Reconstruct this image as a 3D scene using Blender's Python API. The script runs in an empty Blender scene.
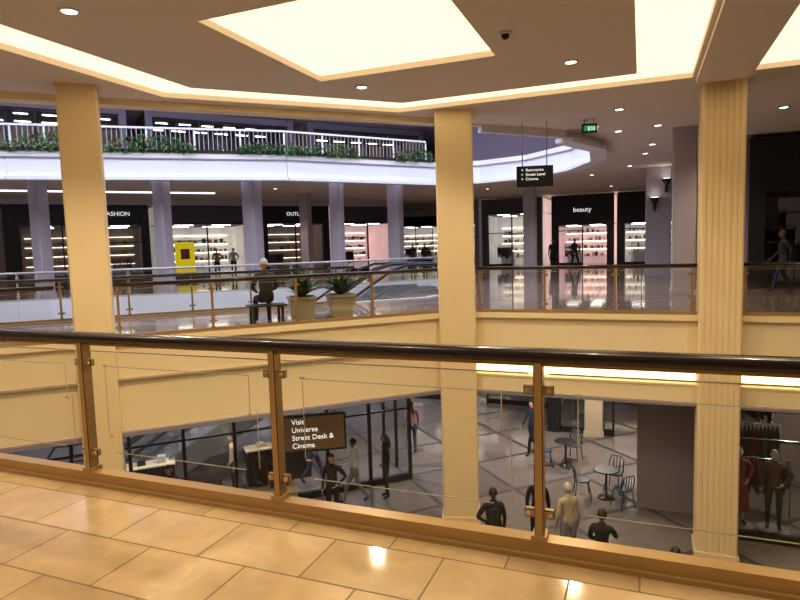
import bpy, bmesh, math, random
from mathutils import Vector, Matrix
from mathutils.geometry import tessellate_polygon
random.seed(7)
S = bpy.context.scene
ANG = math.radians(-22)
cu, su = math.cos(ANG), math.sin(ANG)
def W(u, v, z=0.0): return Vector((u*cu - v*su, u*su + v*cu, z))

# ------------------------------------------------------------ materials
def mat(name, col, rough=0.5, metal=0.0, var=0.06, scale=6.0, emit=0.0, bump=0.0, spec=0.5, coat=0.0):
    m = bpy.data.materials.new(name); m.use_nodes = True
    nt = m.node_tree; N = nt.nodes; L = nt.links
    b = N['Principled BSDF']
    tc = N.new('ShaderNodeTexCoord'); nz = N.new('ShaderNodeTexNoise')
    nz.inputs['Scale'].default_value = scale; nz.inputs['Detail'].default_value = 3
    L.new(tc.outputs['Object'], nz.inputs['Vector'])
    mx = N.new('ShaderNodeMix'); mx.data_type = 'RGBA'
    c = Vector(col[:3])
    mx.inputs[6].default_value = (*(c*(1-var)), 1); mx.inputs[7].default_value = (*(c*(1+var)), 1)
    L.new(nz.outputs['Fac'], mx.inputs[0]); L.new(mx.outputs[2], b.inputs['Base Color'])
    b.inputs['Roughness'].default_value = rough; b.inputs['Metallic'].default_value = metal
    b.inputs['Specular IOR Level'].default_value = spec
    b.inputs['Coat Weight'].default_value = coat
    if emit > 0:
        L.new(mx.outputs[2], b.inputs['Emission Color']); b.inputs['Emission Strength'].default_value = emit
    return m

def tilemat(name, c1, c2, mortar, bw, rh, rough, msize=0.006, offset=0.5, rot=22, bands=None):
    m = bpy.data.materials.new(name); m.use_nodes = True
    nt = m.node_tree; N = nt.nodes; L = nt.links; b = N['Principled BSDF']
    tc = N.new('ShaderNodeTexCoord'); mp = N.new('ShaderNodeMapping')
    mp.inputs['Rotation'].default_value = (0, 0, math.radians(rot))
    L.new(tc.outputs['Object'], mp.inputs['Vector'])
    br = N.new('ShaderNodeTexBrick'); br.offset = offset
    br.inputs['Scale'].default_value = 1.0; br.inputs['Brick Width'].default_value = bw
    br.inputs['Row Height'].default_value = rh; br.inputs['Mortar Size'].default_value = msize
    br.inputs['Mortar Smooth'].default_value = 0.1
    br.inputs['Color1'].default_value = (*c1, 1); br.inputs['Color2'].default_value = (*c2, 1)
    br.inputs['Mortar'].default_value = (*mortar, 1)
    L.new(mp.outputs['Vector'], br.inputs['Vector'])
    nz = N.new('ShaderNodeTexNoise'); nz.inputs['Scale'].default_value = 5; nz.inputs['Detail'].default_value = 8
    nz.inputs['Distortion'].default_value = 1.2
    L.new(mp.outputs['Vector'], nz.inputs['Vector'])
    cr = N.new('ShaderNodeMapRange'); cr.inputs[3].default_value = 0.78; cr.inputs[4].default_value = 1.16
    L.new(nz.outputs['Fac'], cr.inputs[0])
    mx = N.new('ShaderNodeVectorMath'); mx.operation = 'SCALE'
    L.new(br.outputs['Color'], mx.inputs[0]); L.new(cr.outputs[0], mx.inputs['Scale'])
    L.new(mx.outputs[0], b.inputs['Base Color'])
    rr = N.new('ShaderNodeMapRange'); rr.inputs[3].default_value = rough; rr.inputs[4].default_value = 0.7
    L.new(br.outputs['Fac'], rr.inputs[0]); L.new(rr.outputs[0], b.inputs['Roughness'])
    bp = N.new('ShaderNodeBump'); bp.invert = True; bp.inputs['Strength'].default_value = 0.3; bp.inputs['Distance'].default_value = 0.003
    L.new(br.outputs['Fac'], bp.inputs['Height']); L.new(bp.outputs['Normal'], b.inputs['Normal'])
    return m

def glassmat(name, tint=(0.95, 0.97, 0.96), refl=0.08):
    m = bpy.data.materials.new(name); m.use_nodes = True
    nt = m.node_tree; N = nt.nodes; L = nt.links
    N.remove(N['Principled BSDF']); out = N['Material Output']
    t = N.new('ShaderNodeBsdfTransparent'); t.inputs[0].default_value = (*tint, 1)
    g = N.new('ShaderNodeBsdfGlossy'); g.inputs['Roughness'].default_value = 0.02
    lw = N.new('ShaderNodeLayerWeight'); lw.inputs[0].default_value = 0.25
    mr = N.new('ShaderNodeMapRange'); mr.inputs[3].default_value = refl*0.5; mr.inputs[4].default_value = min(1, refl*5)
    L.new(lw.outputs['Fresnel'], mr.inputs[0])
    mx = N.new('ShaderNodeMixShader'); L.new(mr.outputs[0], mx.inputs[0])
    L.new(t.outputs[0], mx.inputs[1]); L.new(g.outputs[0], mx.inputs[2]); L.new(mx.outputs[0], out.inputs[0])
    return m

M_ceil = mat('ceiling_paint', (0.84, 0.73, 0.63), 0.8, var=0.03)
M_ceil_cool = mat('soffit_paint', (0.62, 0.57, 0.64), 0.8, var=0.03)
M_panel = mat('luminous_ceiling_panel', (1.0, 0.82, 0.50), 0.6, emit=1.5, var=0.02, scale=1)
M_cove = mat('cove_light', (1.0, 0.84, 0.48), 0.6, emit=2.0, var=0.02)
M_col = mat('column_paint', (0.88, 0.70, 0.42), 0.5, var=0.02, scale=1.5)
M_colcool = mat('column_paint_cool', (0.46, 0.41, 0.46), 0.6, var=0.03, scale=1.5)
M_fascia = mat('fascia_paint', (0.92, 0.76, 0.49), 0.5, var=0.02, scale=1.5)
M_white = mat('white_paint', (0.80, 0.80, 0.84), 0.5, var=0.02)
M_wall = mat('wall_paint', (0.30, 0.26, 0.32), 0.7, var=0.04)
M_wallw = mat('wall_paint_warm', (0.55, 0.45, 0.32), 0.7, var=0.04)
M_brass = mat('brass_metal', (0.44, 0.29, 0.13), 0.28, 0.5, var=0.06)
M_wood = mat('dark_wood_handrail', (0.022, 0.013, 0.013), 0.25, var=0.3, scale=14, coat=0.3)
M_base = mat('rail_base_bronze', (0.44, 0.29, 0.13), 0.28, 0.4, var=0.06)
M_etch = mat('etched_glass_line', (0.50, 0.46, 0.38), 0.6, var=0.02)
M_glass = glassmat('railing_glass', (0.96, 0.97, 0.95), 0.05)
M_sglass = glassmat('storefront_glass', (0.82, 0.86, 0.9), 0.08)
M_black = mat('black_metal', (0.010, 0.010, 0.014), 0.35, var=0.2)
M_dark = mat('dark_panel', (0.016, 0.013, 0.020), 0.4, var=0.2)
M_greyband = mat('grey_header_band', (0.10, 0.09, 0.11), 0.5, var=0.1)
M_steel = mat('stainless', (0.55, 0.56, 0.6), 0.25, 0.9)
M_teal = mat('chair_blue_metal', (0.06, 0.11, 0.17), 0.4, 0.3)
M_lampw = mat('white_lamp', (1.0, 0.93, 0.82), 0.5, emit=8, var=0.01)
M_lampy = mat('warm_lamp', (1.0, 0.84, 0.60), 0.5, emit=5, var=0.01)
M_blue = mat('cool_light_strip', (0.74, 0.80, 1.0), 0.5, emit=2.2, var=0.02)
M_sky = mat('skylight_diffuser', (0.80, 0.86, 1.0), 0.5, emit=4.0, var=0.03, scale=1)
M_text = mat('sign_lettering', (1, 1, 1), 0.5, emit=0.8, var=0.0)
M_green = mat('exit_sign_face', (0.02, 0.35, 0.12), 0.5, emit=0.6)
M_leaf = mat('leaf_green', (0.07, 0.19, 0.04), 0.5, var=0.5, scale=20)
M_leafd = mat('leaf_dark', (0.02, 0.06, 0.018), 0.45, var=0.4, scale=20)
M_flower = mat('flower_red', (0.7, 0.04, 0.05), 0.5, var=0.2)
M_pot = mat('planter_ceramic', (0.40, 0.35, 0.22), 0.5, var=0.08)
M_soil = mat('soil', (0.04, 0.025, 0.015), 0.95, var=0.3, scale=40)
M_lobby = mat('store_wall_white_glow', (0.78, 0.74, 0.70), 0.6, emit=0.28, var=0.3, scale=1.2)  # wall emits by itself, interior brightness put into the material
M_lobbyd = mat('store_wall_plain_glow', (0.45, 0.42, 0.44), 0.6, emit=0.03)  # faint emission stands in for light on the wall
M_pink = mat('store_wall_pink_glow', (0.82, 0.58, 0.58), 0.6, emit=0.4, var=0.2, scale=1.2)  # lit look of the pink shop comes from wall emission
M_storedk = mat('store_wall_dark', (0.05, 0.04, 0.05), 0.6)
M_storemd = mat('store_wall_mid_glow', (0.22, 0.16, 0.14), 0.6, emit=0.15, var=0.4, scale=1.2)  # patchy self-glow imitates a lit shop back wall
M_yellow = mat('poster_yellow', (0.95, 0.70, 0.02), 0.5, emit=0.6)
M_orange = mat('sign_brown', (0.14, 0.08, 0.035), 0.4, emit=0.3)
M_floor = tilemat('floor_cream_tile', (0.42, 0.30, 0.165), (0.51, 0.375, 0.215), (0.17, 0.11, 0.055), 0.62, 0.40, 0.09, 0.005)
M_floor2 = tilemat('floor_polished_stone', (0.24, 0.185, 0.165), (0.30, 0.24, 0.21), (0.13, 0.10, 0.10), 1.2, 1.2, 0.05, 0.01, 0.0)
M_floor1 = tilemat('floor_lower_tile', (0.19, 0.165, 0.165), (0.25, 0.22, 0.215), (0.07, 0.06, 0.07), 2.2, 2.2, 0.14, 0.07, 0.0, rot=67)
cloth = {n: mat('cloth_'+n, c, 0.85, var=0.15, scale=30) for n, c in dict(
    black=(0.012, 0.012, 0.015), navy=(0.02, 0.03, 0.08), grey=(0.22, 0.22, 0.24), white=(0.66, 0.66, 0.70),
    beige=(0.45, 0.38, 0.26), red=(0.25, 0.025, 0.03), denim=(0.05, 0.08, 0.17), olive=(0.035, 0.035, 0.025),
    pink=(0.5, 0.22, 0.26), brown=(0.12, 0.06, 0.03)).items()}
skinA = mat('skin_light', (0.50, 0.28, 0.18), 0.55, var=0.06); skinB = mat('skin_dark', (0.14, 0.065, 0.035), 0.5, var=0.06)
hairA = mat('hair_black', (0.012, 0.009, 0.008), 0.5, var=0.3, scale=60); hairB = mat('hair_brown', (0.07, 0.035, 0.018), 0.5, var=0.3, scale=60)
hairG = mat('hair_grey', (0.45, 0.44, 0.43), 0.6, var=0.2, scale=60)
M_eye = mat('eye_dark', (0.01, 0.01, 0.01), 0.2); M_lip = mat('lips', (0.25, 0.07, 0.06), 0.5)
M_mann = mat('mannequin_white', (0.58, 0.50, 0.45), 0.4, var=0.02)
prod = [mat('product_%d' % i, c, 0.6, var=0.1) for i, c in enumerate([(0.45,0.1,0.1),(0.08,0.12,0.3),(0.6,0.55,0.5),(0.5,0.33,0.12),(0.08,0.16,0.12),(0.3,0.15,0.25),(0.04,0.04,0.05),(0.75,0.72,0.7)])]
gar = [mat('garment_%d' % i, c, 0.85, var=0.2) for i, c in enumerate([(0.25,0.03,0.04),(0.03,0.03,0.04),(0.25,0.2,0.15),(0.10,0.06,0.04),(0.35,0.18,0.2),(0.05,0.05,0.1)])]

# ------------------------------------------------------------ builder
class B:
    def __init__(s): s.bm = bmesh.new(); s.mats = []; s.M = Matrix.Identity(4)
    def mi(s, m):
        if m not in s.mats: s.mats.append(m)
        return s.mats.index(m)
    def face(s, vs, m, smooth=False):
        try: f = s.bm.faces.new(vs)
        except ValueError: return None
        f.material_index = s.mi(m); f.smooth = smooth; return f
    def poly(s, pts, m):
        return s.face([s.bm.verts.new(s.M @ Vector(p)) for p in pts], m)
    def box(s, c, d, m, rz=0.0, R=None, bev=0.0):
        T = s.M @ Matrix.Translation(Vector(c)) @ (R if R else Matrix.Rotation(rz, 4, 'Z'))
        x, y, z = d[0]/2, d[1]/2, d[2]/2
        vs = [s.bm.verts.new(T @ Vector(p)) for p in [(-x,-y,-z),(x,-y,-z),(x,y,-z),(-x,y,-z),(-x,-y,z),(x,-y,z),(x,y,z),(-x,y,z)]]
        fs = [s.face([vs[i] for i in q], m) for q in [(3,2,1,0),(4,5,6,7),(0,1,5,4),(1,2,6,5),(2,3,7,6),(3,0,4,7)]]
        if bev > 0:
            es = list({e for f in fs for e in f.edges})
            bmesh.ops.bevel(s.bm, geom=es, offset=bev, segments=2, profile=0.5, affect='EDGES')
    def tube(s, pts, rad, m, seg=8, flat=1.0):
        pts = [Vector(p) for p in pts]; rings = []
        for i, p in enumerate(pts):
            t = (pts[min(i+1, len(pts)-1)] - pts[max(i-1, 0)]).normalized()
            ref = Vector((0, 0, 1)) if abs(t.z) < 0.9 else Vector((1, 0, 0))
            a = t.cross(ref).normalized(); b = t.cross(a).normalized()
            r = rad[i] if isinstance(rad, (list, tuple)) else rad
            rings.append([s.bm.verts.new(s.M @ (p + a*(math.cos(k*2*math.pi/seg)*r) + b*(math.sin(k*2*math.pi/seg)*r*flat))) for k in range(seg)])
        for i in range(len(rings)-1):
            for k in range(seg):
                s.face([rings[i][k], rings[i][(k+1)%seg], rings[i+1][(k+1)%seg], rings[i+1][k]], m, True)
        s.face(rings[0][::-1], m); s.face(rings[-1], m)
    def lathe(s, prof, m, c=(0,0,0), seg=20, sx=1, sy=1):
        rings = []
        for r, z in prof:
            rings.append([s.bm.verts.new(s.M @ Vector((c[0]+math.cos(k*2*math.pi/seg)*r*sx, c[1]+math.sin(k*2*math.pi/seg)*r*sy, c[2]+z))) for k in range(seg)])
        for i in range(len(rings)-1):
            for k in range(seg):
                s.face([rings[i][k], rings[i][(k+1)%seg], rings[i+1][(k+1)%seg], rings[i+1][k]], m, True)
        s.face(rings[0][::-1], m); s.face(rings[-1], m)
    def sphere(s, c, d, m, seg=16, ring=10, fn=None, keep=None):
        rows = []
        for i in range(ring+1):
            th = math.pi*i/ring; row = []
            for k in range(seg):
                ph = 2*math.pi*k/seg
                p = Vector((math.sin(th)*math.cos(ph)*d[0], math.sin(th)*math.sin(ph)*d[1], math.cos(th)*d[2]))
                if fn: p = fn(p)
                row.append((s.bm.verts.new(s.M @ (Vector(c)+p)), p))
                if i in (0, ring): break
            rows.append(row)
        for i in range(ring):
            for k in range(seg):
                a, b2 = rows[i], rows[i+1]
                q = [a[k % len(a)], b2[k % len(b2)], b2[(k+1) % len(b2)], a[(k+1) % len(a)]]
                u = []
                for v in q:
                    if v not in u: u.append(v)
                if keep and not keep(sum((v[1] for v in u), Vector())/len(u)): continue
                if len(u) >= 3: s.face([v[0] for v in u], m, True)
    def prism(s, loop, z0, z1, m):
        lo = [s.bm.verts.new(s.M @ Vector((p[0], p[1], z0))) for p in loop]
        hi = [s.bm.verts.new(s.M @ Vector((p[0], p[1], z1))) for p in loop]
        n = len(loop)
        for i in range(n): s.face([lo[i], lo[(i+1)%n], hi[(i+1)%n], hi[i]], m)
        s.face(lo[::-1], m); s.face(hi, m)
    def plate(s, loops, z, m):
        ls = [[Vector((p[0], p[1], 0)) for p in l] for l in loops]
        flat = [p for l in ls for p in l]
        vs = [s.bm.verts.new(s.M @ Vector((p.x, p.y, z))) for p in flat]
        for t in tessellate_polygon(ls): s.face([vs[i] for i in t], m)
    def seg(s, p0, p1, z0, z1, th, m, off=0.0):
        p0 = Vector(p0[:2]); p1 = Vector(p1[:2]); d = p1-p0; L = d.length; a = math.atan2(d.y, d.x)
        n = Vector((-d.y, d.x))/L; c = (p0+p1)/2 + n*off
        s.box((c.x, c.y, (z0+z1)/2), (L, th, z1-z0), m, rz=a)
    def done(s, name, M=None, normals=True):
        if normals: bmesh.ops.recalc_face_normals(s.bm, faces=s.bm.faces)
        me = bpy.data.meshes.new(name); s.bm.to_mesh(me); s.bm.free()
        for m in s.mats: me.materials.append(m)
        o = bpy.data.objects.new(name, me); S.collection.objects.link(o)
        if M is not None: o.matrix_world = M
        return o

def frame(p, a, z=0.0): return Matrix.Translation(Vector((p[0], p[1], z))) @ Matrix.Rotation(a, 4, 'Z')
def text(body, size, M, m=None, parent=None, name='lettering', ax='LEFT'):
    c = bpy.data.curves.new(name, 'FONT'); c.body = body; c.size = size; c.extrude = 0.008; c.align_x = ax; c.align_y = 'CENTER'
    c.materials.append(m or M_text)
    o = bpy.data.objects.new(name, c); S.collection.objects.link(o)
    if parent: o.parent = parent; o.matrix_parent_inverse = Matrix.Identity(4)
    o.matrix_local = M
    return o
STAND = Matrix.Rotation(math.pi/2, 4, 'X')

def lamp(name, p, e, col=(1, 0.85, 0.6), r=0.15, spot=None):
    l = bpy.data.lights.new(name, 'SPOT' if spot else 'POINT'); l.energy = e; l.color = col; l.shadow_soft_size = r
    if spot: l.spot_size = math.radians(spot); l.spot_blend = 0.6
    o = bpy.data.objects.new(name, l); o.location = p; S.collection.objects.link(o)

# ------------------------------------------------------------ shell
Z1 = -5.0; ZC1 = -1.85; ZC = 4.6; Z3 = 5.2; ZC3 = 10.0
b = B(); b.plate([[W(-40,-6), W(30,-6), W(30,3.06), W(-40,3.06)]], 0, M_floor); b.done('floor')
hole2 = [(-22, 8.6), (0.8, 18.2), (2.0, 20.5), (2.4, 24.5), (1.6, 27.5), (-4.3, 24), (-13.5, 21.2), (-22, 19.5)]
b = B(); b.plate([[W(-40,3.06), W(-14.54,3.06), W(-4.03,13.57), W(8,13.57), W(8,3.06), W(30,3.06), W(30,80), W(-40,80)], hole2], 0, M_floor2); b.done('floor')
b = B(); b.plate([[W(-40,-6), W(30,-6), W(30,80), W(-40,80)]], Z1, M_floor1); b.done('floor')
void1 = [W(-14.54,3.06), W(-4.03,13.57), W(8,13.57), W(8,3.06)]
outer = [W(-40,-6), W(30,-6), W(30,80), W(-40,80)]
b = B(); b.plate([outer, void1, hole2], ZC1, M_ceil_cool); b.done('ceiling')
hole3 = [(-24,4.45), (-2.7,13.4), (2.15,15.5), (4.6,16.7), (6.1,18.4), (6.9,20.8), (6.8,23.4), (5.6,26.0), (3.8,27.4), (1.6,27.5), (-4.3,24), (-13.5,21.2), (-24,19)]
sq = [(-5.4,6.6), (-2.2,6.6), (-2.2,9.85), (-5.4,9.85)]
st1 = [(-8.6,-2), (-7.7,-2), (-7.7,9.1), (-4.7,12.1), (-0.1,12.1), (-0.1,1), (0.87,1), (0.87,12.9), (-5.1,12.9), (-8.6,9.4)]
st2 = [(1.9,1), (2.9,1), (2.9,12.1), (8,12.1), (8,12.9), (1.9,12.9)]
st3 = [(-10.6,-2), (-9.9,-2), (-9.9,6.9), (-10.6,6.9)]
sq2 = [(-5.4,0.6), (-2.2,0.6), (-2.2,3.8), (-5.4,3.8)]
lights = [[W(*p) for p in l] for l in (sq, st1, st2, st3, sq2)]
b = B(); b.plate([outer, hole3] + lights, ZC, M_ceil)
for l in lights:
    n = len(l)
    for i in range(n):
        p, q = l[i], l[(i+1) % n]
        b.poly([(p.x,p.y,ZC), (q.x,q.y,ZC), (q.x,q.y,ZC+0.12), (p.x,p.y,ZC+0.12)], M_ceil)
b.done('ceiling')
for l in lights:
    b = B(); b.plate([l], ZC+0.1, M_panel); b.done('luminous_ceiling_panel')
b = B(); b.box(W(1.39, 5.5, ZC-0.05), (0.9, 15.0, 0.1), M_ceil, rz=ANG); b.done('ceiling_beam')
b = B(); b.seg((-22,5.5), (1.2,15.25), ZC-0.12, ZC, 0.35, M_fascia, off=-0.35); b.done('ceiling_beam')
b = B(); b.plate([outer, hole3], Z3, M_ceil_cool); b.done('floor')
b = B(); b.plate([outer], ZC3, M_ceil_cool); b.done('ceiling')
b = B()
n = len(hole3)
for i in range(n):
    b.seg(hole3[i], hole3[(i+1) % n], ZC-0.2 if i > 1 else ZC-0.05, Z3+0.1, 0.16, M_white if i > 1 else M_fascia)
for i in range(3, 12):
    b.seg(hole3[i], hole3[(i+1) % n], ZC-0.32, ZC-0.2, 0.5, M_white)
    b.seg(hole3[i], hole3[(i+1) % n], Z3-0.15, Z3-0.10, 0.24, M_wall)
b.done('balcony_fascia')
b = B()
for k in range(6):
    x0 = -22+k*5
    b.box((x0+2.4, 12.0+k*2.0, ZC3-0.15), (4.2, 11, 0.08), M_sky)
b.done('skylight')
def fascia(name, p, q, sgn=1):
    b = B()
    b.seg(p, q, -0.10, 0.02, 0.18, M_fascia, off=0.0)
    b.seg(p, q, -1.15, -0.10, 0.12, M_fascia, off=0.06*sgn)
    b.seg(p, q, -1.42, -1.15, 0.05, M_cove, off=0.30*sgn)
    b.seg(p, q, -1.17, -1.13, 0.34, M_fascia, off=0.17*sgn)
    b.seg(p, q, -1.46, -1.42, 0.40, M_fascia, off=0.12*sgn)
    b.seg(p, q, -1.80, -1.46, 0.12, M_fascia, off=0.0)
    b.seg(p, q, -1.88, -1.80, 0.20, M_wall, off=0.0)
    return b.done(name)
fascia('slab_fascia', W(-4.03,13.57), W(8,13.57))
b = B(); p, q = W(-14.54,3.06), W(-4.03,13.57)
b.seg(p, q, -0.10, 0.02, 0.18, M_fascia); b.seg(p, q, -0.75, -0.10, 0.12, M_fascia, off=0.05)
b.seg(p, q, -0.79, -0.75, 0.20, M_wallw, off=0.05); b.seg(p, q, -1.80, -0.79, 0.12, M_fascia, off=0.10)
b.seg(p, q, -1.88, -1.80, 0.22, M_wall, off=0.05); b.done('slab_fascia')
fascia('slab_fascia', W(8,13.57), W(8,3.06))
b = B(); b.seg(W(-14.54,3.06), W(8,3.06), -1.9, 0.0, 0.1, M_fascia); b.done('slab_fascia')
b = B()
for i in range(len(hole2)):
    b.seg(hole2[i], hole2[(i+1) % len(hole2)], -1.9, 0.03, 0.15, M_white)
b.done('slab_fascia')
for nm, p, q in [('wall_back', (-40,-6), (30,-6)), ('wall_right', (30,-6), (30,80)), ('wall_left', (-40,80), (-40,-6)), ('wall_front', (30,70), (-40,70))]:
    b = B(); b.seg(W(*p), W(*q), Z1, ZC3, 0.2, M_wallw if nm == 'wall_back' else M_wall); b.done(nm)

# ------------------------------------------------------------ columns
def column(p, w, z0, z1, rot, m, flutes=5, name='column'):
    loop = []
    h = w/2; c = 0.03
    for sd in range(4):
        a = sd*math.pi/2; pts = [(-h+c, -h)]
        if flutes:
            usable = w-0.12; st = usable/flutes
            for i in range(flutes):
                x = -usable/2 + i*st
                pts += [(x+st*0.30, -h), (x+st*0.38, -h+0.016), (x+st*0.62, -h+0.016), (x+st*0.70, -h)]
        pts.append((h-c, -h))
        for x, y in pts: loop.append((x*math.cos(a)-y*math.sin(a), x*math.sin(a)+y*math.cos(a)))
    b = B(); b.prism(loop, z0, z1, m)
    b.box((0, 0, z0+0.08), (w+0.05, w+0.05, 0.16), m)
    b.box((0, 0, z1-0.03), (w+0.02, w+0.02, 0.06), m)
    return b.done(name, frame(p, rot))
column(W(-9.48,8.2), 0.66, Z1, ZC, ANG+math.pi/4, M_col, 0)
column(W(-4.03,13.57), 0.84, Z1, ZC, ANG+math.radians(16), M_col, 0)
column(W(1.45,13.57), 0.76, Z1, ZC, ANG, M_col, 6)
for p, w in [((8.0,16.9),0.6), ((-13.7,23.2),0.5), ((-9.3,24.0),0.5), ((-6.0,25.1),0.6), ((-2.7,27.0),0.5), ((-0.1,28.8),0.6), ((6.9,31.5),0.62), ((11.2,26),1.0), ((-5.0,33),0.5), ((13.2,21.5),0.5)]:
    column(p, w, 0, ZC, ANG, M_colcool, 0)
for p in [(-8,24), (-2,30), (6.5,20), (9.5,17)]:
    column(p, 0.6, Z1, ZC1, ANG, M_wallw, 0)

# ------------------------------------------------------------ railings
def railing(name, p0, p1, z0, posts, h=1.07, big=True, mrail=None, mpost=None):
    p0 = Vector(p0[:2]); p1 = Vector(p1[:2]); d = p1-p0; L = d.length; a = math.atan2(d.y, d.x)
    mr = mrail or M_wood; mp = mpost or M_brass
    b = B()
    prof = [(-0.04,-0.030),(0.04,-0.030),(0.046,-0.01),(0.040,0.022),(0.022,0.034),(-0.022,0.034),(-0.040,0.022),(-0.046,-0.01)]
    A = [b.bm.verts.new((0, y, h-0.034+z)) for y, z in prof]; C = [b.bm.verts.new((L, y, h-0.034+z)) for y, z in prof]
    for i in range(8): b.face([A[i], A[(i+1)%8], C[(i+1)%8], C[i]], mr, True)
    b.face(A[::-1], mr); b.face(C, mr)
    b.box((L/2, 0, h-0.075), (L, 0.035, 0.022), mp)
    b.box((L/2, 0, 0.045), (L, 0.09, 0.09), M_base if not mpost else mp)
    b.box((L/2, 0, 0.012), (L, 0.14, 0.024), M_base if not mpost else mp)
    ps = sorted(posts)
    for x in ps:
        b.box((x, 0, h/2), (0.045, 0.075, h-0.12), mp, bev=0.004 if big else 0)
        b.box((x, 0, 0.10), (0.075, 0.10, 0.03), mp)
        for zz in (0.22, 0.86):
            b.box((x, 0, zz), (0.15, 0.035, 0.045), mp, bev=0.004 if big else 0)
            for sx in (-0.055, 0.055):
                b.tube([(x+sx, -0.024, zz), (x+sx, 0.024, zz)], 0.011, M_steel, 8)
    edges = [0.0] + ps + [L]
    for i in range(len(edges)-1):
        a0, a1 = edges[i]+0.05, edges[i+1]-0.05
        if a1-a0 < 0.2: continue
        b.poly([(a0,0,0.12), (a1,0,0.12), (a1,0,0.94), (a0,0,0.94)], M_glass)
        b.box(((a0+a1)/2, 0, 0.943), (a1-a0, 0.012, 0.006), M_etch)
        if big:
            t = 0.005; y = -0.003
            x0, x1 = a0+0.14, a1-0.14
            b.box(((x0+x1)/2, y, 0.84), (x1-x0, 0.002, t), M_etch)
            b.box((x0, y, 0.60), (t, 0.002, 0.48), M_etch)
            b.box((x1, y, 0.72), (t, 0.002, 0.24), M_etch)
            b.box((x1+0.05, y, 0.44), (t, 0.002, 0.36), M_etch)
            b.box(((x0+x1)/2, y, 0.24), (x1-x0-0.1, 0.002, t), M_etch)
            for xx, zz in ((x0, 0.845), (x1, 0.595), (x0+0.02, 0.35)):
                b.box((xx, y, zz), (0.035, 0.002, 0.012), M_etch)
    return b.done(name, frame(p0, a, z0))
railing('glass_railing', W(-13.5,3), W(7.8,3), 0, [(-0.475+1.56*k)+13.5 for k in range(-8, 6)])
railing('glass_railing', W(-9.53+0.35,8.07+0.35), W(-4.03-0.36,13.57-0.36), 0, [0.05+1.70*k for k in range(0, 5)], big=False)
railing('glass_railing', W(-14.4,3.2), W(-9.53-0.35,8.07-0.35), 0, [0.5+1.55*k for k in range(0, 4)], big=False)
railing('glass_railing', W(-4.03+0.5,13.57), W(1.45-0.4,13.57), 0, [0.05+1.48*k for k in range(0, 4)], big=False)
railing('glass_railing', W(1.45+0.4,13.57), W(7.9,13.57), 0, [0.05+1.5*k for k in range(0, 5)], big=False)
M_rw = mat('pale_handrail', (0.62, 0.60, 0.60), 0.4); M_pw = mat('pale_post', (0.55, 0.52, 0.48), 0.4, 0.3)
for i in range(len(hole2)-1):
    p, q = Vector(hole2[i]), Vector(hole2[i+1]); L = (q-p).length
    if i in (1,): continue
    if i == 0: p = Vector(hole2[0]); q = Vector((-1.3, 17.3)); L = (q-p).length
    railing('glass_railing', p, q, 0, [1.5*k for k in range(0, int(L/1.5)+1)], big=False, mrail=M_wood if i == 0 else M_rw, mpost=M_brass if i == 0 else M_pw)
b = B()
for i in range(9, 12):
    p, q = Vector(hole3[i]), Vector(hole3[(i+1) % n]); d = q-p; L = d.length
    b.seg(p, q, Z3+1.05, Z3+1.12, 0.08, M_white, off=-0.45); b.seg(p, q, Z3+0.18, Z3+0.22, 0.05, M_white, off=-0.45)
    nn = Vector((-d.y, d.x))/L*-0.45
    for k in range(int(L/0.17)):
        c = p + d*(k*0.17/L) + nn
        b.box((c.x, c.y, Z3+0.62), (0.022 if k % 10 else 0.07, 0.03, 0.86), M_white if k % 10 == 0 else M_colcool)
b.done('balcony_railing')
b = B()
for i in range(9, 12):
    p, q = Vector(hole3[i]), Vector(hole3[(i+1) % n]); d = q-p; L = d.length; nin = Vector((-d.y, d.x))/L
    b.seg(p, q, Z3+0.10, Z3+0.2, 0.24, M_soil)
    for k in range(int(L*130)):
        t = random.random(); h = random.random()
        dens = math.sin(t*L*1.7)+math.sin(t*L*0.63+i)
        if dens < -0.9: continue
        c = p + d*t + nin*random.uniform(-0.1, 0.28)
        c = Vector((c.x, c.y, Z3+0.02+h*0.45*(1+0.3*dens)))
        s = random.uniform(0.09, 0.18); R = Matrix.Rotation(random.uniform(0, 6.28), 3, 'Z') @ Matrix.Rotation(random.uniform(-1.2, 1.2), 3, 'X')
        vs = [b.bm.verts.new(c + R @ Vector(v)) for v in ((-s*0.5,0,0), (0,-s*0.2,s*0.3), (s*0.5,0,s*0.1), (0,s*0.2,s)) ]
        r = random.random()
        b.face(vs, M_flower if (r > 0.95 and h > 0.5) else (M_leaf if r < 0.6 else M_leafd))
b.done('balcony_planting', normals=False)

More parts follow.
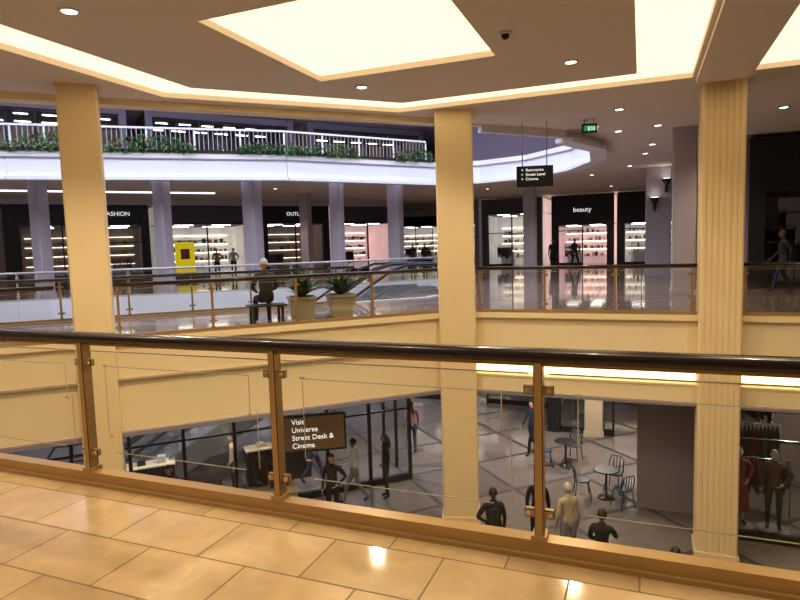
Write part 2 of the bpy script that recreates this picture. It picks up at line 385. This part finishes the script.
# ------------------------------------------------------------ storefronts
def storefront(p0, p1, z0, h, back, name='storefront', label=None, hdr=1.2, depth=4.5, header_m=None, bay=1.6, items=True, shelf=True, glow=M_lampw, lit=True, seed=0, lsize=0.32, lx=None, pal=None):
    rnd = random.Random(seed)
    p0 = Vector(p0[:2]); p1 = Vector(p1[:2]); d = p1-p0; L = d.length; a = math.atan2(d.y, d.x)
    fm = M_black; hm = header_m or M_dark; pal = pal or prod
    b = B(); H = h-hdr
    b.box((L/2, 0.05, h-hdr/2), (L, 0.3, hdr), hm)
    b.box((L/2, -0.12, H+0.04), (L, 0.08, 0.08), fm)
    for x in (0.2, L-0.2): b.box((x, 0, h/2), (0.4, 0.34, h), hm)
    nb = max(2, int((L-0.8)/bay)); st = (L-0.8)/nb; dr = nb//2
    for i in range(nb+1):
        b.box((0.4+i*st, 0, H/2), (0.07, 0.12, H), fm)
    for i in range(nb):
        if i == dr: continue
        xc = 0.4+(i+0.5)*st; hw = (st-0.07)/2
        b.poly([(xc-hw,0,0.2), (xc+hw,0,0.2), (xc+hw,0,H), (xc-hw,0,H)], M_sglass)
        b.box((xc, 0, 0.1), (st, 0.12, 0.2), fm)
        b.box((xc, 0, 2.25), (st, 0.06, 0.05), fm)
    b.box((L/2, depth, h/2), (L, 0.1, h), back)
    for x in (0.03, L-0.03): b.box((x, depth/2, h/2), (0.06, depth, h), back)
    b.box((L/2, depth/2, H+0.05), (L, depth, 0.06), M_storedk)
    if lit:
        for i in range(nb):
            b.box((0.4+(i+0.5)*st, depth*0.25, H), (0.5*st, 0.12, 0.04), glow)
            b.box((0.4+(i+0.5)*st, depth*0.75, H), (0.6*st, 0.16, 0.04), glow)
    if items:
        for lv in range(4 if shelf else 0):
            zz = 0.5+lv*0.55
            b.box((L/2, depth-0.25, zz), (L-0.8, 0.35, 0.03), M_white)
            b.box((L/2, depth-0.10, zz+0.5), (L-0.8, 0.03, 0.025), M_lampy)
            x = 0.6
            while x < L-0.6:
                w = rnd.uniform(0.06, 0.22); hh = rnd.uniform(0.08, 0.3)
                b.box((x+w/2, depth-0.27, zz+0.015+hh/2), (w, 0.22, hh), rnd.choice(pal)); x += w+rnd.uniform(0.05, 0.25)
        for i in range(nb):
            if i == dr: continue
            xc = 0.4+(i+0.5)*st
            for yy, top in ((1.4, 1.4),) + (() if shelf else ((2.6, 1.9), (depth-0.4, 2.5), (depth-0.45, 1.3))):
                b.tube([(xc-0.5, yy, 0.02), (xc-0.5, yy, top), (xc+0.5, yy, top), (xc+0.5, yy, 0.02)], 0.02, M_steel, 6)
                for k in range(11):
                    xx = xc-0.44+k*0.088; hh = rnd.uniform(0.6, 0.9); mm = rnd.choice(gar)
                    b.prism([(xx-0.012,yy-0.06), (xx+0.012,yy-0.06), (xx+0.012,yy+0.06), (xx-0.012,yy+0.06)], top-0.05, top-0.01, M_steel)
                    lo, hi = top-hh, top-0.05
                    b.poly([(xx-0.02,yy-0.22,lo), (xx-0.02,yy+0.22,lo), (xx-0.01,yy+0.2,hi-0.12), (xx,yy,hi), (xx-0.01,yy-0.2,hi-0.12)], mm)
                    b.poly([(xx+0.02,yy-0.22,lo), (xx+0.02,yy+0.22,lo), (xx+0.01,yy+0.2,hi-0.12), (xx,yy,hi), (xx+0.01,yy-0.2,hi-0.12)], mm)
            if shelf:
                b.box((xc, 2.7, 0.42), (0.9, 0.6, 0.84), M_white)
                for k in range(4):
                    b.box((xc-0.33+k*0.22, 2.7, 0.84+0.05), (0.14, 0.28, rnd.uniform(0.06, 0.14)), rnd.choice(pal))
    o = b.done(name, frame(p0, a, z0))
    if label:
        text(label, lsize, Matrix.Translation((lx or L/2, -0.16, h-hdr/2)) @ STAND, parent=o, ax='CENTER')
    return o
base = Vector((-32, 24)); wd = (Vector((0, 42))-base).normalized(); wn = Vector((-wd.y, wd.x)); wa = math.atan2(wd.y, wd.x); LW = 36.7
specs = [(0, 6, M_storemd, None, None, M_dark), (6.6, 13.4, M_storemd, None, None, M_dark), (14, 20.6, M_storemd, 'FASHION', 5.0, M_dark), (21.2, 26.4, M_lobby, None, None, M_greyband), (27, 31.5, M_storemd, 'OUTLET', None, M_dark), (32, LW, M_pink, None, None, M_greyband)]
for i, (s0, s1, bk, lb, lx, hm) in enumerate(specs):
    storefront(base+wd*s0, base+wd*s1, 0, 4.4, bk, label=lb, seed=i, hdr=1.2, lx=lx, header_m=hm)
b = B(); b.seg(base-wd*8, base+wd*LW, 4.3, ZC, 0.5, M_ceil_cool); b.seg(base-wd*8, base+wd*LW, 0, ZC, 0.1, M_wall, off=5.0); b.done('wall_far')
b = B(); e = base+wd*LW; b.seg(e, (e.x, 68), 0, ZC, 0.3, M_wall); b.done('wall_corridor')
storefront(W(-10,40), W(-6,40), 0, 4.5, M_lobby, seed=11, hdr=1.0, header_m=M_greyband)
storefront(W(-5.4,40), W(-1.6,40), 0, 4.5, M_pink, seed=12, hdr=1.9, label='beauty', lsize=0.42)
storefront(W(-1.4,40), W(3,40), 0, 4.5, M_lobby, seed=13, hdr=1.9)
b = B(); b.seg(W(-10.4,40), W(-10.4,66), 0, ZC, 0.3, M_wall); b.done('wall_corridor')
storefront((-2,62), (9,60), 0, 4.5, M_lobby, seed=14, hdr=1.0)
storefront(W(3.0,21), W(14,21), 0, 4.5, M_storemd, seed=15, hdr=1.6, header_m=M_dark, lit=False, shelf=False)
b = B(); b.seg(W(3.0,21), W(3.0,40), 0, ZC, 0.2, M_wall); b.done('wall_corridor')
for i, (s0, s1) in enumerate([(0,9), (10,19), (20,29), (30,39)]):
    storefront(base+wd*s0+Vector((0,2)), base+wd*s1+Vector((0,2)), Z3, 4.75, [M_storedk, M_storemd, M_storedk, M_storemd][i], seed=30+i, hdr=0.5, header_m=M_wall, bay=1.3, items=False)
b = B(); b.seg(base-wd*8+Vector((0,2)), base+wd*50+Vector((0,2)), Z3, ZC3, 0.1, M_wall, off=5.0); b.seg(W(-10,36), W(20,36), Z3, ZC3, 0.1, M_wall); b.done('wall_upper')
storefront(W(1.35,14.4), W(8,14.4), Z1, 3.1, M_storemd, seed=20, hdr=0.2, depth=4, glow=M_lampy, shelf=False)
b = B(); b.box(W(0.6,17.4,(Z1+ZC1)/2), (1.35, 4.0, ZC1-Z1), M_wall, rz=ANG); b.done('wall_pier')
storefront(W(-3,21), W(1.3,21), Z1, 3.1, M_lobbyd, seed=21, hdr=0.3)
storefront(W(-12,24), W(-3.6,24), Z1, 3.1, M_storemd, seed=22, hdr=0.5)
storefront(W(-21,24), W(-12.5,24), Z1, 3.1, M_storedk, seed=23, hdr=0.5)
b = B(); b.seg(W(-40,29.5), W(30,29.5), Z1, ZC1, 0.2, M_wall); b.done('wall_lower')

# ------------------------------------------------------------ kiosk enclosure (lower level)
kd = Vector((0.92, 0.392)).normalized(); k0 = Vector((0.15, 16.6)) - kd*12
b = B(); Lk = 12.0
for i in range(11):
    x = i*Lk/10; b.box((x, 0, 1.25), (0.08, 0.1, 2.5), M_black)
b.box((Lk/2, 0, 2.5), (Lk, 0.14, 0.12), M_black); b.box((Lk/2, 0, 0.08), (Lk, 0.14, 0.16), M_black); b.box((Lk/2, 0, 2.05), (Lk, 0.06, 0.05), M_black)
for i in range(10):
    x0, x1 = i*Lk/10+0.04, (i+1)*Lk/10-0.04
    b.poly([(x0,0,0.16), (x1,0,0.16), (x1,0,2.44), (x0,0,2.44)], M_sglass)
b.box((Lk, 1.0, 2.5), (0.14, 2, 0.12), M_black)
for yy in (1.0, 2.0): b.box((Lk, yy, 1.25), (0.08, 0.08, 2.5), M_black)
for yy in (0.05, 1.05): b.poly([(Lk,yy,0.1), (Lk,yy+0.9,0.1), (Lk,yy+0.9,2.44), (Lk,yy,2.44)], M_sglass)
for x, w in ((1.5, 2.0), (5.0, 1.6), (8.6, 1.8)):
    b.box((x, 1.7, 0.5), (w, 0.5, 1.0), M_dark); b.box((x, 1.7, 1.02), (w+0.06, 0.56, 0.04), M_wallw)
    for k in range(3): b.box((x-0.5+k*0.5, 1.7, 1.10), (0.2, 0.2, 0.12+0.06*k), [M_wallw, M_dark, M_lobbyd][k])
b.done('glass_kiosk', frame(k0, math.atan2(kd.y, kd.x), Z1))
def desk(p, a, w=1.6):
    b = B()
    b.box((0,0,1.02), (w, 0.62, 0.05), M_pot, bev=0.01); b.box((0,-0.2,0.5), (w-0.1, 0.05, 0.98), M_wallw)
    for x in (-w/2+0.08, w/2-0.08): b.box((x, 0, 0.5), (0.05, 0.5, 0.98), M_wallw)
    b.box((0.3, 0.05, 1.22), (0.42, 0.03, 0.28), M_black); b.box((0.3, 0.06, 1.08), (0.05, 0.05, 0.1), M_black); b.box((0.3,0.06,1.055), (0.2,0.14,0.015), M_black)
    b.done('information_desk', frame(p, a, Z1))
ka = math.atan2(kd.y, kd.x)
desk((-3.2,13.45), ka, 1.4); desk((-5.1,12.75), ka, 1.2)
def hsign(name, p, z, a, w, h, m, lines, size, top, tm=None):
    b = B(); b.box((0,0,0), (w, 0.1, h), m, bev=0.01)
    for x, zz, sx, sz in ((0,h/2,w+0.04,0.04), (0,-h/2,w+0.04,0.04), (-w/2,0,0.04,h), (w/2,0,0.04,h)): b.box((x,0,zz), (sx,0.13,sz), M_black)
    for x in (-w*0.35, w*0.35): b.tube([(x,0,h/2), (x,0,top-z)], 0.012, M_steel, 8)
    o = b.done(name, frame(p, a, z))
    for i, l in enumerate(lines):
        text(l, size, Matrix.Translation((-w/2+size*0.9, -0.055, h/2-size*(0.8+i*1.12))) @ STAND, parent=o, m=tm)
    return o
hsign('hanging_directory_sign', (-2.15,13.9), -2.74, math.radians(10), 1.5, 0.84, M_orange, ['  Visit', '  Universe', '  Street Desk &', '  Cinema'], 0.17, ZC1)
hsign('hanging_wayfinding_sign', (3.5,15.4), 3.25, math.radians(-8), 0.86, 0.48, M_black, ['<  Restrooms', '>  Street Level', '>  Cinema'], 0.10, ZC)
hsign('exit_sign', (4.85,15.3), 4.38, math.radians(-10), 0.32, 0.18, M_green, ['EXIT'], 0.13, ZC)

# ------------------------------------------------------------ ceiling fixtures
def downlight(p, zc, e, col=(1, 0.84, 0.60), spot=140):
    b = B(); b.lathe([(0.13,0.0), (0.13,-0.015), (0.10,-0.02), (0.09,0.0)], M_white, seg=24)
    b.lathe([(0.085,-0.004), (0.085,-0.012)], M_lampw, seg=20)
    b.done('recessed_downlight', Matrix.Translation((p[0], p[1], zc)))
    if e: lamp('downlight_bulb', (p[0], p[1], zc-0.06), e, col, 0.08, spot)
for p, e in [((-3.96,7.68),650), ((2.99,10.4),330), ((-1.2,1.6),180), ((1.4,1.2),180), ((-3.3,2.8),210), ((-6,3.5),280), ((3.6,2.2),240), ((-0.6,11.6),280), ((5.2,14.2),150), ((9.2,14.5),280)]:  # those above the near floor are added out of frame for warm light
    downlight(p, ZC, e)
for p, e in [(W(-1.2,6.5),440), (W(3.6,8.5),440)]:  # unseen pair added above the void to brighten columns and fascia
    downlight(p, ZC, e)
for p, e in [((8.2,19.5),260), ((9,28),330), ((5,33.5),300), ((12,34),300), ((-6,30),300), ((-13,26.5),300), ((-20,24),260), ((0,36),260), ((7,16.3),0), ((6.2,17.0),0), ((9.5,18.5),0), ((8.8,21.5),0), ((9.6,25),0), ((11,23),0)]:
    downlight(p, ZC, e, (1, 0.86, 0.74))
for p in [(-5,15), (-1,17.5), (3.6,16.6), (6,18), (8.6,14.2), (1.6,20.5), (-9,13.5)]:  # unseen fill added under the lower soffit to light that level
    downlight(p, ZC1, 330, (1, 0.88, 0.74), 150)
q = W(3.2,15.9); lamp('added_shop_fill', (q.x, q.y, ZC1-0.35), 80, (1,0.85,0.62), 0.1)  # added fill light to brighten the shop interior and mannequins
for p in [(-14,27,9.4), (-3,30,9.4), (-22,26,9.4), (8,24,9.4)]: lamp('added_upper_fill', p, 320, (0.8,0.82,1.0), 0.3)  # added cool fill lights, lifting the dark upper level
b = B(); b.lathe([(0.09,0), (0.09,-0.03)], M_ceil, seg=24); b.sphere((0,0,-0.04), (0.06,0.06,0.06), M_black); b.done('dome_security_camera', Matrix.Translation((1.62,8.9,ZC)))
for p, q in [((-20,20.6), (-14,22)), ((-12.5,22.0), (-5.2,24.3)), ((-4.0,24.9), (1.2,28)), ((-20,25), (-9,30.5))]:
    b = B(); b.seg(p, q, ZC-0.05, ZC-0.01, 0.3, M_blue, off=0.8); b.done('linear_ceiling_light')
for xx, zz in ((-0.15, 3.0), (0.3, 3.75)):
    b = B(); b.box((0,0.02,0), (0.12,0.04,0.5), M_black); b.tube([(0,0,-0.2), (0,-0.22,-0.12), (0,-0.24,0.05)], 0.025, M_black, 8)
    b.lathe([(0.05,0.0), (0.17,0.22), (0.19,0.30), (0.17,0.30)], M_black, c=(0,-0.24,0), seg=16); b.lathe([(0.15,0.28), (0.15,0.31)], M_lampw, c=(0,-0.24,0), seg=16)
    P = Vector((11.2,26,0)) + W(xx, -0.55); b.done('wall_sconce', frame(P, ANG, zz))

# ------------------------------------------------------------ escalator
def escalator(p, a):
    b = B(); run = 8.66
    for y in (-0.62, 0.62):
        prof = [(-1.6,0), (0,0), (run,-5), (run+1.4,-5)]
        b.tube([(-1.9,y,0.55), (-1.75,y,0.93), (-1.5,y,1.0), (0,y,1.0), (0.5,y,0.86), (run-0.3,y,-5+1.12), (run+0.4,y,-4.0), (run+1.6,y,-4.0), (run+1.9,y,-4.5)], 0.045, M_black, 8)
        for (x0,z0), (x1,z1) in zip(prof[:-1], prof[1:]):
            b.poly([(x0,y,z0+0.2), (x1,y,z1+0.2), (x1,y,z1+0.95), (x0,y,z0+0.95)], M_glass)
            for yy in (y-0.1, y+0.1):
                b.poly([(x0,yy,z0-0.5), (x1,yy,z1-0.5), (x1,yy,z1+0.2), (x0,yy,z0+0.2)], M_steel)
            b.poly([(x0,y-0.1,z0+0.2), (x1,y-0.1,z1+0.2), (x1,y+0.1,z1+0.2), (x0,y+0.1,z0+0.2)], M_steel)
    for i in range(25):
        b.box((0.17+i*run/25, 0, -0.1-i*0.2), (run/25+0.01, 1.04, 0.2), M_steel)
    b.box((-0.8,0,0.005), (1.6,1.04,0.03), M_steel)
    b.done('escalator', frame(p, a))
ea = math.atan2(-0.392, -0.92)
escalator((0.0,19.2), ea); escalator((0.0-0.62,19.2+1.5), ea)

# ------------------------------------------------------------ planters + bench
def planter(p, sc=1.0, seed=0):
    r = random.Random(seed); b = B()
    prof = [(0.20,0.0), (0.22,0.02), (0.28,0.46), (0.30,0.48), (0.30,0.54), (0.26,0.54), (0.25,0.50)]
    rings = []
    for q, z in prof:
        rings.append([b.bm.verts.new((sx*q, sy*q, z)) for sx, sy in ((-1,-1), (1,-1), (1,1), (-1,1))])
    for i in range(len(rings)-1):
        for k in range(4): b.face([rings[i][k], rings[i][(k+1)%4], rings[i+1][(k+1)%4], rings[i+1][k]], M_pot)
    b.face(rings[0][::-1], M_pot); b.face(rings[-1], M_soil)
    for k in range(130):
        an = r.uniform(0, 6.28); Ln = r.uniform(0.55, 0.95); lean = r.uniform(0.35, 1.1); w = r.uniform(0.022, 0.04)
        dx, dy = math.cos(an), math.sin(an); prev = None
        for j in range(7):
            t = j/6; rr = 0.04+Ln*lean*(t**1.3)*0.72; zz = 0.48+Ln*(t*(1.1-0.35*lean) - 0.40*lean*t*t)
            ww = w*(1-t)**0.6*(0.5+t) + 0.002
            c = Vector((dx*rr, dy*rr, zz)); sd = Vector((-dy, dx, 0))*ww
            cur = (b.bm.verts.new(c-sd), b.bm.verts.new(c+Vector((0,0,-ww*0.4))), b.bm.verts.new(c+sd))
            if prev:
                mm = M_leafd if k % 5 else M_leaf
                b.face([prev[0], prev[1], cur[1], cur[0]], mm, True); b.face([prev[1], prev[2], cur[2], cur[1]], mm, True)
            prev = cur
    b.done('potted_plant', frame(p, ANG+0.7) @ Matrix.Scale(sc, 4), normals=False)
planter((-2.22,13.5), 1.0, 1); planter((-1.38,13.9), 1.0, 2)
ba = math.radians(23)
def bench(p, a):
    b = B()
    for k in range(4): b.box((0, -0.18+k*0.12, 0.43), (0.8, 0.10, 0.035), M_dark, bev=0.008)
    for x in (-0.3, 0.3):
        b.box((x,0,0.39), (0.05,0.48,0.04), M_black)
        for y in (-0.2,0.2): b.box((x,y,0.19), (0.05,0.05,0.38), M_black)
    b.done('bench', frame(p, a))
bench((-2.85,12.72), ba)

# ------------------------------------------------------------ café furniture, lower level
def chair(p, a):
    b = B()
    b.lathe([(0.20,0.44), (0.21,0.45), (0.21,0.47), (0.19,0.475)], M_teal, seg=16)
    for x, y in ((-0.15,-0.15), (0.15,-0.15), (-0.15,0.15), (0.15,0.15)): b.tube([(x,y,0.45), (x*1.35,y*1.35,0.0)], 0.014, M_teal, 6)
    b.tube([(-0.18,-0.14,0.46), (-0.19,-0.2,0.75), (-0.12,-0.24,0.86), (0.12,-0.24,0.86), (0.19,-0.2,0.75), (0.18,-0.14,0.46)], 0.016, M_teal, 6)
    for x in (-0.08,0,0.08): b.tube([(x,-0.18,0.47), (x,-0.235,0.86)], 0.012, M_teal, 6)
    b.done('cafe_chair', frame(p, a, Z1))
def table(p):
    b = B(); b.lathe([(0.30,0.72), (0.32,0.73), (0.32,0.75), (0.30,0.755)], M_dark, seg=24); b.lathe([(0.22,0), (0.2,0.03), (0.03,0.05), (0.03,0.72)], M_black, seg=16)
    b.done('cafe_table', frame(p, 0, Z1))
for tx, ty, nc in ((4.75,17.2,2), (5.15,14.9,3)):
    table((tx, ty))
    for k in range(nc):
        an = k*2.09+0.9; chair((tx+math.cos(an)*0.6, ty+math.sin(an)*0.6), an+math.pi/2)

# ------------------------------------------------------------ people
def person(name, p, z, yaw, top, bot, skin, hair, h=1.72, J=None, long=False, short=False, shoe=None, skirt=None, coat=None, bag=None, face=True):
    shoe = shoe or cloth['black']
    j = dict(pel=(0,0,.95), wai=(0,.005,1.10), che=(0,.0,1.30), nkb=(0,-.005,1.45), nkt=(0,.01,1.53), hed=(0,.025,1.61),
        shL=(-.165,0,1.40), elL=(-.22,-.03,1.13), wrL=(-.23,.05,.89), shR=(.165,0,1.40), elR=(.22,-.03,1.13), wrR=(.23,.05,.89),
        hiL=(-.09,0,.90), knL=(-.10,.02,.50), anL=(-.10,-.03,.085), toL=(-.12,.12,.035), hiR=(.09,0,.90), knR=(.10,.02,.50), anR=(.10,-.03,.085), toR=(.12,.12,.035))
    if J: j.update(J)
    j = {k: Vector(v) for k, v in j.items()}
    for s in 'LR': j['ha'+s] = j['wr'+s] + (j['wr'+s]-j['el'+s]).normalized()*0.075
    rad = dict(pel=.135, wai=.118, che=.135, nkb=.075, nkt=.052, shL=.068, shR=.068, elL=.044, elR=.044, wrL=.029, wrR=.029, haL=.033, haR=.033,
        hiL=.095, hiR=.095, knL=.060, knR=.060, anL=.042, anR=.042, toL=.036, toR=.036)
    names = list(rad); idx = {k: i for i, k in enumerate(names)}
    ed = [('pel','wai','t'), ('wai','che','t'), ('che','nkb','t'), ('nkb','nkt','s')]
    for s in 'LR':
        ed += [('che','sh'+s,'t'), ('sh'+s,'el'+s,'t'), ('el'+s,'wr'+s,'s' if short else 't'), ('wr'+s,'ha'+s,'s'),
               ('pel','hi'+s,'b'), ('hi'+s,'kn'+s,'b'), ('kn'+s,'an'+s,'b' if not skirt else 's'), ('an'+s,'to'+s,'f')]
    me = bpy.data.meshes.new('sk'); me.from_pydata([j[k] for k in names], [(idx[a], idx[c]) for a, c, _ in ed], [])
    o = bpy.data.objects.new('sk', me); S.collection.objects.link(o)
    o.modifiers.new('s', 'SKIN')
    for k in names:
        sv = me.skin_vertices[0].data[idx[k]]; sv.radius = (rad[k], rad[k]*(0.85 if k in ('che','wai') else 1)); sv.use_root = (k == 'pel')
    su_ = o.modifiers.new('d', 'SUBSURF'); su_.levels = 2; su_.render_levels = 2
    dg = bpy.context.evaluated_depsgraph_get(); em = bpy.data.meshes.new_from_object(o.evaluated_get(dg))
    b = B()
    lab = {'t': top, 's': skin, 'b': bot, 'f': shoe}
    segs = [(j[a], j[c], (rad[a]+rad[c])/2, lab[l]) for a, c, l in ed]
    vs = [b.bm.verts.new(v.co) for v in em.vertices]
    for pl in em.polygons:
        c = pl.center; best = None; bd = 9
        for a, e, r, mm in segs:
            ab = e-a; t = max(0, min(1, (c-a).dot(ab)/ab.length_squared)); dd = (c-(a+ab*t)).length/r
            if dd < bd: bd = dd; best = mm
        b.face([vs[i] for i in pl.vertices], best, True)
    bpy.data.objects.remove(o); bpy.data.meshes.remove(em)
    for s, sg in (('L', -1), ('R', 1)):
        dr = (j['ha'+s]-j['wr'+s]).normalized(); fw = Vector((0,1,0)) - dr*dr.y
        fw = fw.normalized() if fw.length > 0.2 else Vector((0,0,1)); inn = dr.cross(fw).normalized()
        if inn.x*sg > 0: inn = -inn
        for i, ln in enumerate((0.072, 0.082, 0.076, 0.060)):
            r0 = j['ha'+s] + fw*((1.5-i)*0.018) + dr*0.012
            b.tube([r0, r0+dr*ln*0.45, r0+dr*ln*0.8+inn*ln*0.22, r0+dr*ln*0.95+inn*ln*0.5], [0.0095,0.009,0.008,0.006], skin, 6)
        r0 = j['wr'+s]+dr*0.03+fw*0.02
        b.tube([r0, r0+fw*0.03+dr*0.025+inn*0.01, r0+fw*0.035+dr*0.06+inn*0.02], [0.012,0.010,0.007], skin, 6)
    H = j['hed']
    def hf(p):
        q = p.copy()
        if q.z < 0: q.x *= 1+q.z*2.6; q.y *= 1+q.z*1.0; q.y += -q.z*0.10
        return q
    b.sphere(H, (0.074,0.094,0.115), skin, 20, 14, hf)
    if face:
        b.tube([H+Vector((0,0.088,0.015)), H+Vector((0,0.103,-0.018)), H+Vector((0,0.092,-0.028))], [0.006,0.013,0.008], skin, 6)
        for sx in (-1, 1):
            b.sphere(H+Vector((sx*0.030,0.080,0.008)), (0.012,0.008,0.007), M_eye, 8, 6)
            if hair: b.box(H+Vector((sx*0.030,0.086,0.026)), (0.028,0.006,0.005), hair)
            b.sphere(H+Vector((sx*0.074,0.0,-0.01)), (0.012,0.020,0.030), skin, 8, 6)
        b.sphere(H+Vector((0,0.080,-0.055)), (0.022,0.008,0.007), M_lip, 8, 6)
    if hair:
        b.sphere(H+Vector((0,-0.008,0.012)), (0.085,0.100,0.118), hair, 20, 14, None, keep=lambda c: not (c.y > 0.035 and c.z < 0.052) and c.z > (-0.09 if long else -0.045 - c.y*0.5))
        if long:
            b.tube([H+Vector((0,-0.05,0.02)), H+Vector((0,-0.085,-0.10)), H+Vector((0,-0.10,-0.22)), H+Vector((0,-0.09,-0.30))], [0.075,0.085,0.08,0.04], hair, 12, 0.5)
    if skirt:
        zt = j['wai'].z; b.lathe([(0.05,zt), (0.135,zt-0.02), (0.19,zt-0.25), (0.24,skirt+0.02), (0.24,skirt), (0.225,skirt)], bot, c=(j['pel'].x, j['pel'].y, 0), seg=20, sx=1, sy=0.85)
    if coat:
        zt = j['che'].z; b.lathe([(0.10,zt+0.08), (0.172,zt), (0.150,zt-0.2), (0.185,coat+0.2), (0.20,coat), (0.18,coat)], top, c=(j['pel'].x, j['pel'].y, 0), seg=20, sx=1, sy=0.78)
    if bag:
        w = j['wrR']; b.box((w.x+0.03, w.y, w.z-0.32), (0.10,0.30,0.30), bag, bev=0.015)
        b.tube([(w.x+0.03,w.y-0.1,w.z-0.17), (w.x+0.02,w.y,w.z-0.06), (w.x+0.03,w.y+0.1,w.z-0.17)], 0.008, bag, 6)
    s = h/1.72
    return b.done(name, frame(p, yaw, z) @ Matrix.Scale(s, 4), normals=False)

walk = dict(knL=(-.10,.20,.53), anL=(-.10,.27,.10), toL=(-.12,.42,.07), knR=(.10,-.04,.50), anR=(.10,-.32,.15), toR=(.12,-.19,.04),
            elL=(-.22,-.12,1.15), wrL=(-.22,-.10,.90), elR=(.23,.04,1.13), wrR=(.21,.22,.95))
sit = dict(pel=(0,0,.53), wai=(0,-.01,.68), che=(0,.03,.90), nkb=(0,.05,1.05), nkt=(0,.08,1.12), hed=(0,.10,1.20),
           shL=(-.17,.04,1.0), elL=(-.24,.10,.74), wrL=(-.14,.32,.66), shR=(.17,.04,1.0), elR=(.24,.10,.74), wrR=(.14,.32,.66),
           hiL=(-.09,.05,.53), knL=(-.13,.46,.52), anL=(-.13,.46,.085), toL=(-.15,.61,.035), hiR=(.09,.05,.53), knR=(.13,.46,.52), anR=(.13,.46,.085), toR=(.15,.61,.035))
reach = dict(elR=(.22,.18,1.18), wrR=(.14,.38,1.12), elL=(-.23,.06,1.13), wrL=(-.14,.26,1.05))
hip_ = dict(elL=(-.34,-.04,1.17), wrL=(-.17,.08,1.02))
c = cloth
person('seated_person', (-2.85,12.75), 0.0, ba, c['olive'], c['black'], skinA, hairG, J=sit, h=1.85)
person('pedestrian', (10.5,16.4), 0, math.radians(75), c['black'], c['navy'], skinB, hairA, J=walk, bag=c['black'])
person('pedestrian', (8.6,33.5), 0, math.radians(160), c['black'], c['black'], skinB, hairA, coat=0.6)
person('pedestrian', (9.7,33.2), 0, math.radians(200), c['navy'], c['black'], skinA, hairB, J=walk)
person('pedestrian', (0.9,38.5), 0, math.radians(180), c['black'], c['denim'], skinA, hairA, J=walk)
person('pedestrian', (1.7,38.9), 0, math.radians(170), c['black'], c['black'], skinA, hairB)
person('pedestrian', (-17.0,24.0), 0, math.radians(-100), c['red'], c['denim'], skinA, hairB, J=walk)
person('shopper', (-1.3,15.0), Z1, math.radians(80), c['white'], c['grey'], skinA, hairA, J={**walk, **reach})
person('shopper', (-0.5,15.3), Z1, math.radians(100), c['black'], c['black'], skinA, hairB, J=hip_, long=True)
person('attendant', (-3.5,14.25), Z1, math.radians(200), c['black'], c['black'], skinB, hairA, J=reach)
person('attendant', (-5.45,13.45), Z1, math.radians(200), c['navy'], c['black'], skinA, hairB, J=reach)
person('shopper', (-4.0,12.45), Z1, math.radians(60), c['black'], c['grey'], skinA, hairA)
person('shopper', (-4.6,15.7), Z1, math.radians(120), c['beige'], c['black'], skinA, hairB)
person('shopper', (-2.6,16.4), Z1, math.radians(250), c['grey'], c['denim'], skinB, hairA, J=walk)
person('shopper', (-1.75,13.9), Z1, math.radians(170), c['black'], c['black'], skinA, hairA, J=hip_)
person('shopper', (1.75,11.6), Z1, math.radians(5), c['black'], c['denim'], skinB, hairA, J=hip_, coat=0.75)
person('shopper', (2.8,12.3), Z1, math.radians(-20), c['black'], c['black'], skinB, hairA, long=True)
person('shopper', (3.25,11.6), Z1, math.radians(10), c['beige'], c['grey'], skinA, hairG, short=True, h=1.78)
person('shopper', (3.55,10.5), Z1, math.radians(-30), c['black'], c['denim'], skinB, hairA, J=reach)
person('shopper', (4.25,9.1), Z1, math.radians(160), c['black'], c['denim'], skinB, hairA, J=walk)
person('shopper', (0.25,18.6), Z1, math.radians(20), c['pink'], c['denim'], skinA, hairB, long=True, short=True)
person('shopper', (4.0,18.2), Z1, math.radians(120), c['navy'], c['black'], skinA, hairA, J=walk)
for q, yy, t, bo, sk in [(W(2.05,14.95), 200, c['red'], c['red'], 0.35), (W(2.75,14.95), 170, c['brown'], c['black'], None), (W(4.0,15.0), 180, c['navy'], c['grey'], None)]:
    person('mannequin', q, Z1+0.1, ANG+math.radians(yy), t, bo, M_mann, None, h=1.8, J=hip_, skirt=sk, face=True)
    b = B(); b.lathe([(0.32,0), (0.32,0.09), (0.30,0.10)], M_wall, seg=24); b.done('display_plinth', Matrix.Translation((q.x, q.y, Z1)))
q = base+wd*22.6+wn*0.7
b = B(); b.box((0,0,1.3), (1.1,0.04,1.8), M_yellow); b.box((0,0,0.2), (1.1,0.3,0.4), M_black); b.box((0,-0.03,1.5), (0.5,0.02,0.6), prod[0]); b.done('window_poster', frame(q, wa))
for k, s0 in enumerate((24.4, 25.4)):
    q = base+wd*s0+wn*0.6
    person('mannequin', q, 0.0, math.radians(210), c['white'] if k else prod[3], c['black'], M_mann, None, h=1.8, J=hip_)

# ------------------------------------------------------------ world, camera
w = bpy.data.worlds.new('w'); S.world = w; w.use_nodes = True
w.node_tree.nodes['Background'].inputs[0].default_value = (0.6, 0.65, 0.8, 1); w.node_tree.nodes['Background'].inputs[1].default_value = 0.3
S.view_settings.view_transform = 'Standard'; S.view_settings.exposure = 0.05; S.view_settings.gamma = 0.9

cam = bpy.data.cameras.new('cam'); cam.lens = 27; cam.sensor_width = 36; cam.clip_end = 200
co = bpy.data.objects.new('camera', cam); S.collection.objects.link(co); S.camera = co
pitch = math.atan(0.09); roll = math.radians(1.7)
co.matrix_world = Matrix.Translation((0, 0, 1.6)) @ Matrix.Rotation(math.pi/2 - pitch, 4, 'X') @ Matrix.Rotation(-roll, 4, 'Z')
